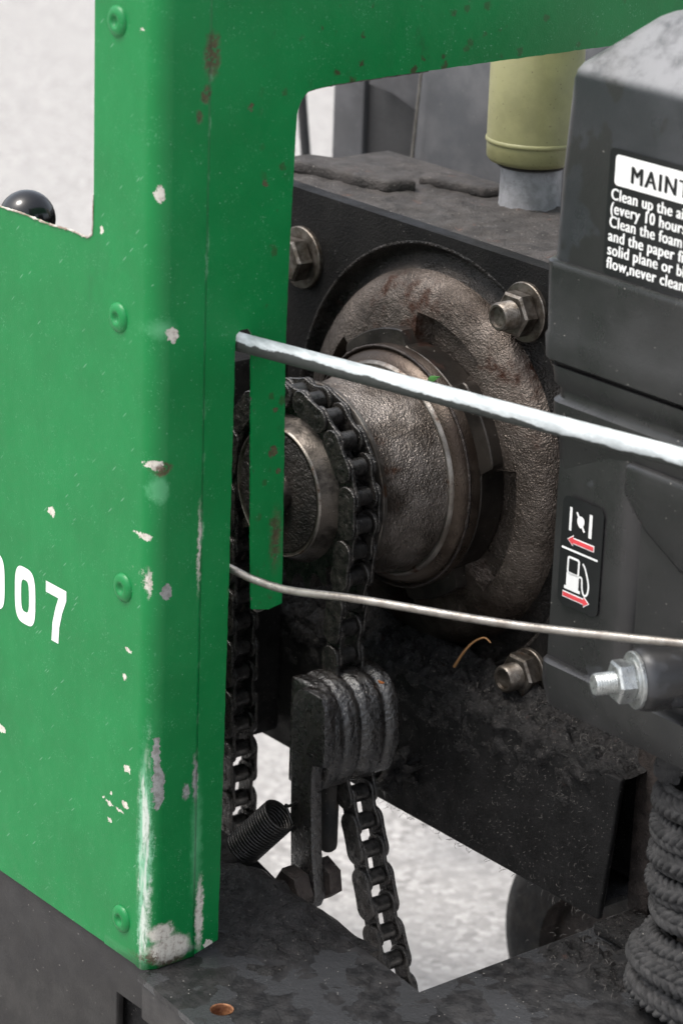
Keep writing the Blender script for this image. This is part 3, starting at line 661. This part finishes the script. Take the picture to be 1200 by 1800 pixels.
loft([(.200, .1290, .41, FY+.0005, .41, .012), (.30, .1230, .41, FY, .41, .012), (.345, .1195, .41, FY-.0005, .41, .012), (.3520, .1165, .41, FY-.0030, .41, .012), (.3680, .1160, .41, FY-.0035, .41, .012), (.3705, .1185, .41, FY-.0010, .41, .012), (.3760, .1185, .41, FY-.0010, .41, .012), (.3790, .1150, .41, FY-.0030, .41, .012), (.3892, .1130, .41, FY-.0030, .41, .012)], 'lower_body', PLAST2, AF, 45)
# recessed bay beside the sticker is framed by an overhang and a rounded pillar
bm = bmesh.new(); P = []
for x, y in ((.128, FY-.0004), (.175, FY-.0030), (.186, FY-.0042), (.194, FY-.0030), (.199, FY+.001), (.201, FY+.006)): P.append((x, y))
rows = []
for z in (.2015, .22, .26, .30, .325, .340, .348):
    top = max(0, (z-.325)/.023); rows.append([bm.verts.new((x, y+.0025*top*(1 if y < FY else 0), z)) for x, y in P])
for A, B in zip(rows, rows[1:]):
    for i in range(len(P)-1): bm.faces.new((A[i], A[i+1], B[i+1], B[i]))
bmo('pillar', bm, PLAST2, AF, 60)
bm = bmesh.new(); poly_prism(bm, [(.186, FY-.0065, .349), (.186, FY-.0065, .330), (.205, FY-.0065, .312), (.235, FY-.0065, .296), (.41, FY-.0065, .285), (.41, FY-.0065, .349)], (0, .012, 0), .004, 3); bmo('overhang', bm, PLAST2, AF, 40)
loft([(.1810, .1310, .44, FY-.004, .41, .010), (.1820, .1290, .44, FY-.006, .41, .012), (.1960, .1260, .44, FY-.0085, .41, .012), (.2085, .1255, .44, FY-.0080, .41, .012), (.2100, .1270, .44, FY-.0060, .41, .010)], 'base_flange', PLAST2, AF, 40)
# label
def flat(pts, y, name, mat, parent, th=.0003):
    bm = bmesh.new(); bm.faces.new([bm.verts.new((x, y, z)) for x, z in pts]); return bmo(name, bm, mat, parent, smooth=False)
def rr2(x0, x1, z0, z1, r, n=5):
    return [(x, z) for x, z in rrect(x0, x1, z0, z1, r, n)]
FY2 = FY-.0004
def face_y(z): return FY + max(0, (z-.4485)/(.5555-.4485))*.0012
lab = flat(rr2(.1530, .300, .4515, .5235, .003), FY2, 'maintenance_label', STICK, AF)
ly = FY2-.0003
flat(rr2(.1580, .296, .5030, .5205, .0025), ly, 'title_strip', WHITE, lab)
def text(body, x, z, size, mat, parent, y, bold=.0, sx=1.0, shear=0, name='lettering', rot=0.0, sp=1.0):
    cu = bpy.data.curves.new('lettering', 'FONT'); cu.body = body; cu.size = size; cu.resolution_u = 3; cu.space_character = sp
    to = bpy.data.objects.new('lettering', cu); COL.objects.link(to); bpy.context.view_layer.update()
    dg = bpy.context.evaluated_depsgraph_get(); me = bpy.data.meshes.new_from_object(to.evaluated_get(dg)); bpy.data.objects.remove(to)
    b0 = bmesh.new()
    for q in range(-2, 3):
        m2 = me.copy(); m2.transform(Matrix.Translation((bold*q*.5, 0, .000004*q))); b0.from_mesh(m2); bpy.data.meshes.remove(m2)
    b0.to_mesh(me); b0.free()
    me.transform(Matrix(((sx, 0, 0, x), (0, 0, -1, y), (0, 1, 0, z), (0, 0, 0, 1))))
    return link(name, me, mat, parent, smooth=False)
text('MAINTENANCE', .1705, .5065, .0138, STICK, lab, ly-.0003, .00055, .95, sp=1.2)
for i, s in enumerate(('Clean up the air f', '(every 10 hours', 'Clean the foam f', 'and the paper filt', 'solid plane or blo', 'flow,never clean w')):
    text(s, .1560, .4945-.0079*i, .0094, WHITE, lab, ly, .00030, .93, sp=1.06)
# choke / fuel sticker
fy = FY-.0040
stk = flat(rr2(.1370, .1715, .2475, .3150, .005), fy, 'choke_sticker', STICK, AF)
sy = fy-.0003
def sflat(pts, name, mat): return flat(pts, sy, name, mat, stk)
sflat([(.1435, .3090), (.1455, .3090), (.1455, .2945), (.1435, .2945)], 'choke_bar', WHITE)
sflat([(.1600, .3090), (.1625, .3090), (.1625, .2945), (.1600, .2945)], 'choke_bar', WHITE)
sflat([(.1530+.0030*math.cos(a)*(1+.2*math.sin(a)), .3020+.0036*math.sin(a)) for a in [k*math.pi/10 for k in range(20)]], 'choke_disc', WHITE)
flat([(.1490, .3070), (.1502, .3078), (.1572, .2972), (.1560, .2964)], sy-.0002, 'choke_vane', WHITE, stk)
def arrow(x0, x1, z, hw, tw, hl, y, mat, nm):
    s = 1 if x1 > x0 else -1
    return flat([(x0, z-tw), (x1-s*hl, z-tw), (x1-s*hl, z-hw), (x1, z), (x1-s*hl, z+hw), (x1-s*hl, z+tw), (x0, z+tw)][::s], y, nm, mat, stk)
arrow(.1655, .1428, .2890, .0036, .0020, .0050, sy, WHITE, 'choke_arrow_outline'); arrow(.1650, .1436, .2890, .0027, .0013, .0042, sy-.0003, REDP, 'choke_arrow')
sflat([(.1385, .2835), (.1690, .2835), (.1690, .2822), (.1385, .2822)], 'divider_line', WHITE)
# fuel pump pictogram
sflat([(.1440, .2685), (.1545, .2685), (.1545, .2600), (.1560, .2600), (.1560, .2580), (.1425, .2580), (.1425, .2600), (.1440, .2600)], 'pump_base', WHITE)
bm = bmesh.new(); O = rr2(.1440, .1545, .2680, .2790, .0018, 4); I = rr2(.1454, .1531, .2692, .2776, .0008, 4)
vo = [bm.verts.new((x, sy, z)) for x, z in O]; vi = [bm.verts.new((x, sy, z)) for x, z in I]
for k in range(len(O)): bm.faces.new((vo[k], vo[(k+1) % len(O)], vi[(k+1) % len(O)], vi[k]))
bmo('pump_window', bm, WHITE, stk, smooth=False)
bm = bmesh.new(); hp = spline([(.1545, .2680), (.1565, .2680), (.1572, .2640), (.1578, .2592), (.1605, .2580), (.1625, .2605), (.1622, .2670), (.1612, .2705), (.1590, .2750), (.1570, .2775)][0:0] or [(.1545, .2685, 0), (.1568, .2680, 0), (.1576, .2620, 0), (.1594, .2585, 0), (.1620, .2598, 0), (.1628, .2650, 0), (.1612, .2705, 0), (.1590, .2752, 0), (.1570, .2775, 0)], 5)
L_ = []; R2 = []
for i, p in enumerate(hp):
    t = (hp[min(i+1, len(hp)-1)]-hp[max(i-1, 0)]).normalized(); L_.append((p.x-t.y*.00065, p.y+t.x*.00065)); R2.append((p.x+t.y*.00065, p.y-t.x*.00065))
va = [bm.verts.new((x, sy, z)) for x, z in L_]; vb = [bm.verts.new((x, sy, z)) for x, z in R2]
for i in range(len(hp)-1): bm.faces.new((va[i], va[i+1], vb[i+1], vb[i]))
bmo('pump_hose', bm, WHITE, stk, smooth=False)
arrow(.1415, .1645, .2545, .0036, .0020, .0050, sy, WHITE, 'fuel_arrow_outline'); arrow(.1420, .1637, .2545, .0027, .0013, .0042, sy-.0003, REDP, 'fuel_arrow')
# mounting stud with bushing
ba = Vector((-.36, -.93, -.02)).normalized(); bc = at(1118, 1195, 1, .168)
bm = bmesh.new(); lathe(bm, bc, ba, [(.0185, -.045), (.0188, -.006), (.0182, -.002), (.0165, 0), (0, 0)], 40); bmo('bushing', bm, PLAST2, AF, 40)
bm = bmesh.new(); washer(bm, bc+ba*.0004, ba, .0165, .006, .0022); bmo('washer', bm, ZINC, AF)
bm = bmesh.new(); lathe(bm, bc+ba*.0026, ba, [(.0130, 0), (.0128, .0012), (.0100, .0016)], 32); hexagon(bm, bc+ba*.0034, ba, .0128, .0105, .35); bmo('nut', bm, ZINC, AF, 25)
bm = bmesh.new(); stud(bm, bc+ba*.0135, ba, .0066, .0125); bmo('stud', bm, ZINC, AF, 40)

# ================================================================== filter canister on the gearbox
cc = Vector((-.1663, .438, .394))
OC = thing('breather_canister', cc, 'pale cream-green breather canister on grey alloy neck behind the green arch', 'canister')
bm = bmesh.new(); lathe(bm, cc, (0, 0, 1), [(.0225, 0), (.0218, .004), (.0214, .028), (.0205, .0305), (0, .0305)], 48); bmo('neck', bm, ALU, OC)
bm = bmesh.new(); lathe(bm, cc, (0, 0, 1), [(0, .0325), (.0255, .0325), (.0300, .0340), (.0321, .0370), (.0324, .0470), (.0331, .0475), (.0334, .0488), (.0331, .0501), (.0325, .0506), (.0326, .15), (.0280, .154), (0, .154)], 64); bmo('body', bm, CREAM, OC, 50)
bm = bmesh.new(); lathe(bm, cc, (0, 0, 1), [(.0240, .0303), (.0252, .0316), (.0240, .0327)], 48); bmo('gasket', bm, RUBBER, OC)

# ================================================================== rope on its post
rc = Vector((.232, .252, 0)); PT = thing('rope_post', (rc.x, rc.y, 0), 'weathered grey post under the coiled rope at the right', 'post')
bm = bmesh.new(); lathe(bm, (rc.x, rc.y, -.0005), (0, 0, 1), [(.0215, 0), (.0215, .168), (.019, .172), (0, .172)], 24, fr=lambda t, r, d: (r*(1+.02*math.sin(5*t)), d)); bmo('shaft', bm, WOOD, PT)
ctrl = []
RR = .0345
zt = .158
ang = -2.2; k = 0
for i in range(5*12):
    a = ang - 2*math.pi*i/12; ctrl.append((rc.x+RR*math.cos(a), rc.y+RR*math.sin(a), zt-.0178*i/12+.0012*math.sin(i*1.3)))
z5 = zt-.0178*5
for i in range(1, 13):
    a = ang-2*math.pi*i/12; r = .0345-.003*math.sin(i/12*math.pi); ctrl.append((rc.x+.006*math.sin(math.pi*i/12)+r*math.cos(a), rc.y+r*math.sin(a), z5-.024*i/12))
z6 = z5-.024
for i in range(1, 31):
    a = ang-2*math.pi*i/12; r = .0345+.008*min(1, i/10); ctrl.append((rc.x+r*math.cos(a), rc.y+r*math.sin(a), max(.0095, z6-.019*i/12-.012*math.sin(a+.6)*min(1, i/5))))
cen = spline(ctrl, 10)
def braid(bm, cen, r0, cols=6, k=150., n=36, step=.0008):
    """rope skin with raised plaits: columns of slanting strands that lean left and right in turn"""
    P = [cen[0]]; acc = 0.0                                     # resample evenly
    for a_, b_ in zip(cen, cen[1:]):
        d = (b_-a_).length
        while acc+d >= step:
            t = (step-acc)/d; a_ = a_.lerp(b_, t); P.append(a_.copy()); d = (b_-a_).length; acc = 0.0
        acc += d
    u = None; rings = []
    for i, p in enumerate(P):
        t = (P[min(i+3, len(P)-1)]-P[max(i-3, 0)]).normalized()
        if u is None: u = t.orthogonal().normalized()
        u = (u-t*u.dot(t)).normalized(); v = t.cross(u); l = i*step; ring = []
        tw = .8*math.sin(l*9)
        for m in range(n):
            th = 2*math.pi*m/n; c = (th/(2*math.pi)*cols+tw) % cols; col = int(c); f = c-col
            sl = f if col % 2 == 0 else 1-f
            ph = l*k/(2*math.pi)*1.0+sl*1.0+(.5 if (col//2) % 2 else 0)
            w_ = abs(math.sin(math.pi*ph))**.55; e = math.sin(math.pi*f)**.45
            h = -.0024+.0026*w_*(.45+.55*e)+.0008*e+.00015*noise.noise(p*260+Vector((m, 0, 0)))
            ring.append(bm.verts.new(p+(u*math.cos(th)+v*math.sin(th))*(r0+h)))
        rings.append(ring)
    for A, B in zip(rings, rings[1:]):
        for m in range(n): bm.faces.new((A[m], B[m], B[(m+1) % n], A[(m+1) % n]))
    bm.faces.new(rings[0][::-1]); bm.faces.new(rings[-1])
bm = bmesh.new(); braid(bm, cen, .0086, 6, 1250., 60, .0006)
tag(bmo('rope', bm, ROPE, None, 70), 'grey braided rope coiled in many turns around the post', 'rope')

# ================================================================== things behind
kp = at(48, 384, 1, .10)
KN = thing('lever', (kp.x, kp.y, kp.z-.2), 'lever with shiny black ball knob showing behind the panel notch', 'lever')
bm = bmesh.new(); lathe(bm, kp, (0, 0, 1), [(0, .0192)]+[(.0192*math.sin(math.pi*k/20), .0192*math.cos(math.pi*k/20)) for k in range(1, 19)]+[(.007, -.0185), (.0065, -.024)], 40); bmo('knob', bm, KNOB, KN, 70)
bm = bmesh.new(); tube(bm, [kp+Vector((0, 0, -.02)), kp+Vector((-.01, 0, -.2))], .005, 12); bmo('stem', bm, STUD, KN)

BGM = grime('background_plastic', (.045, .045, .048), (.07, .07, .075), (.45, .6), 0, 20, ((800, .0001),), .2)
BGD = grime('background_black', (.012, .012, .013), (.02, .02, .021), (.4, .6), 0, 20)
RG = thing('engine_guard', (-.47, .62, .25), 'dark guard panels and square post seen through the green arch', 'guard')
pA = at(580, 330, 1, .60); pB = at(633, 330, 1, .60)
bm = bmesh.new(); box(bm, (pA.x, .60, -.1), (pB.x, .64, .75), .002); bmo('post', bm, BGM, RG)
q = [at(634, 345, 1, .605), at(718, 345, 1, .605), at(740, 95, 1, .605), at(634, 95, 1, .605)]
bm = bmesh.new(); poly_prism(bm, q, (0, .02, 0), .001); bmo('black_panel', bm, BGD, RG)  # guard panel of black plastic
q = [at(648, 148, 1, .590), at(690, 165, 1, .590), at(735, 198, 1, .590), at(745, 90, 1, .590), at(650, 90, 1, .590)]
bm = bmesh.new(); poly_prism(bm, q, (0, .01, 0), .001); bmo('upper_flap', bm, BGM, RG)
q = [at(721, 345, 1, .56), at(1100, 360, 1, .56), at(1100, 70, 1, .56), at(744, 90, 1, .56)]
bm = bmesh.new(); poly_prism(bm, q, (0, .012, 0), .001); bmo('grey_panel', bm, grime('grey_panel', (.055, .058, .064), (.10, .10, .105), (.35, .5), .2, 14, ((500, .0002),), .3), RG)
bm = bmesh.new(); tube(bm, [at(742, 110, 1, .553), at(718, 330, 1, .553)], .0012, 8); bmo('seam_wire', bm, WIRE, RG)
bm = bmesh.new(); tube(bm, [at(526, 120, 1, .62), at(542, 330, 1, .62)], .0045, 10)
tag(bmo('thin_lever', bm, BGD, None), 'thin dark slanting bar in the gap beside the green window edge', 'bar')

wc = at(1068, 1650, 1, .55); wc.z = GZ+.105
WH = thing('wheel', (wc.x, wc.y, GZ), 'dark dirty wheel below the beam, half hidden by the frame', 'wheel')
bm = bmesh.new(); lathe(bm, wc, (0, 1, 0), [(.055, -.022), (.085, -.024), (.100, -.018), (.105, -.008), (.105, .008), (.100, .018), (.085, .024), (.055, .022)], 64); bmo('tyre', bm, RUBBER, WH, 50)
bm = bmesh.new(); lathe(bm, wc, (0, 1, 0), [(0, -.012), (.030, -.016), (.050, -.010), (.056, -.021), (.056, .021), (0, .012)], 48); bmo('rim', bm, RUSTY, WH, 40)

# dark block filling the opening, and a red fitting seen under the rail
bm = bmesh.new(); box(bm, (-.050, .012, -.26), (-.010, .05, -.006), .002); bmo('dark_block', bm, BEAM, FR)
c = at(292, 1806, 1, .10); bm = bmesh.new(); lathe(bm, c-Vector((0, 0, .012)), (0, 0, 1), [(0, -.02), (.012, -.02), (.013, .008), (.010, .014), (0, .015)], 24)
tag(bmo('red_cap', bm, REDPLA, None), 'small red cap just showing below the rail at the bottom', 'cap')

# bits of debris
lc = at(764, 668, 1, .262)
bm = bmesh.new(); rows = []
for i in range(9):
    t = i/8; wdt = .0034*math.sin(math.pi*min(.98, t+.04))**.8; rows.append([bm.verts.new(lc+Vector((-.006+.012*t, -.002*math.sin(t*3), .006*t-.002))+Vector((-.25, 0, .6))*wdt*s+Vector((0, -.001*abs(s), 0))) for s in (-1, 0, 1)])
for A, B in zip(rows, rows[1:]):
    for k in range(2): bm.faces.new((A[k], A[k+1], B[k+1], B[k]))
lf = bmo('leaf', bm, LEAF, None, 80); lf.modifiers.new('t', 'SOLIDIFY').thickness = .0003; tag(lf, 'tiny green leaf lying on the bearing ring under the white rod', 'leaf')
bm = bmesh.new(); tube(bm, spline([at(798, 1172, 1, .296), at(812, 1150, 1, .296), at(830, 1130, 1, .298), at(850, 1121, 1, .300), at(862, 1130, 1, .302)], 8), .0008, 6, rfun=lambda t: .0011-.0006*t)
tag(bmo('straw', bm, STRAW, None, 80), 'curled piece of dry straw lying on the greasy beam', 'straw')

# fine fibres caught in the grease
bm = bmesh.new()
def fibre(p, d, nrm, L, w_=.00016):
    d = d.normalized(); side = d.cross(nrm).normalized(); k_ = random.uniform(-.5, .5); prev = None
    for i in range(4):
        t = i/3; c_ = p+d*(L*t)+side*(k_*L*t*t)+nrm*(.0006+.0012*math.sin(t*3)); a_ = bm.verts.new(c_+side*w_); b_ = bm.verts.new(c_-side*w_); e_ = bm.verts.new(c_+nrm*w_)
        if prev:
            for q in ((prev[0], a_, b_, prev[1]), (prev[1], b_, e_, prev[2]), (prev[2], e_, a_, prev[0])): bm.faces.new(q)
        prev = (a_, b_, e_)
def rdir(): return Vector((random.uniform(-1, 1), random.uniform(-.3, .3), random.uniform(-1, 1)))
for _ in range(420):
    fibre(Vector((random.uniform(-.16, .11), .2770, random.uniform(.004, .102)**1.0)), rdir(), Vector((0, -1, 0)), random.uniform(.0008, .0034), random.choice((.00008, .00012, .00016)))
for _ in range(160):
    fibre(Vector((random.uniform(-.18, .115), random.uniform(.278, .300), .110)), Vector((random.uniform(-1, 1), random.uniform(-1, 1), random.uniform(-.1, .6))), Vector((0, -.3, .95)), random.uniform(.002, .006))
for _ in range(60):
    fibre(Vector((random.uniform(-.16, .10), .2775, .0005)), Vector((random.uniform(-1, 1), -.2, random.uniform(-1, -.1))), Vector((0, -1, 0)), random.uniform(.002, .006))
for _ in range(120):
    fibre(Vector((random.uniform(.112, .20), random.uniform(.20, .30), .006)), Vector((random.uniform(-1, 1), random.uniform(-1, 1), random.uniform(0, .8))), Vector((0, -.3, .95)), random.uniform(.002, .005))
fz = bmo('fuzz', bm, grime('fibre', (.03, .028, .026), (.13, .12, .11), (.6, .9), 0, 300), FR, 80); fz['kind'] = 'stuff'

# clump of dirt and hair behind the tensioner
bm = bmesh.new(); bmesh.ops.create_icosphere(bm, subdivisions=4, radius=.012)
cl = at(692, 1350, 1, .262)
for v in bm.verts: v.co = cl+v.co*(1+.9*noise.fractal(v.co*160, .8, 2.1, 4))*(1 if v.co.x < 0 else 1.2)
bmo('dirt_clump', bm, CRUD, FR, 80)

# grease caked over the upper edge of the beam's face
bm = bmesh.new(); G = []; nx, nz_ = 260, 40
for i in range(nx+1):
    row = []
    for j in range(nz_+1):
        x = -.30+.4110*i/nx; v = j/nz_; z = .052+.0545*v; q = Vector((x*80+5, 3, z*80)); h = max(0, noise.fractal(q, .9, 2.1, 5)*.6+.15+.35*(v-.6))
        e = min(1, v*3, (1-v)*8, min(i, nx-i)/6); row.append(bm.verts.new((x+.001*noise.noise(q*2), .2778-.0075*h*e*sm01(.05, .75, v), z)))
    G.append(row)
for i in range(nx):
    for j in range(nz_): bm.faces.new((G[i][j], G[i+1][j], G[i+1][j+1], G[i][j+1]))
o = bmo('grease_crust', bm, CRUD, FR, 80); o['kind'] = 'stuff'
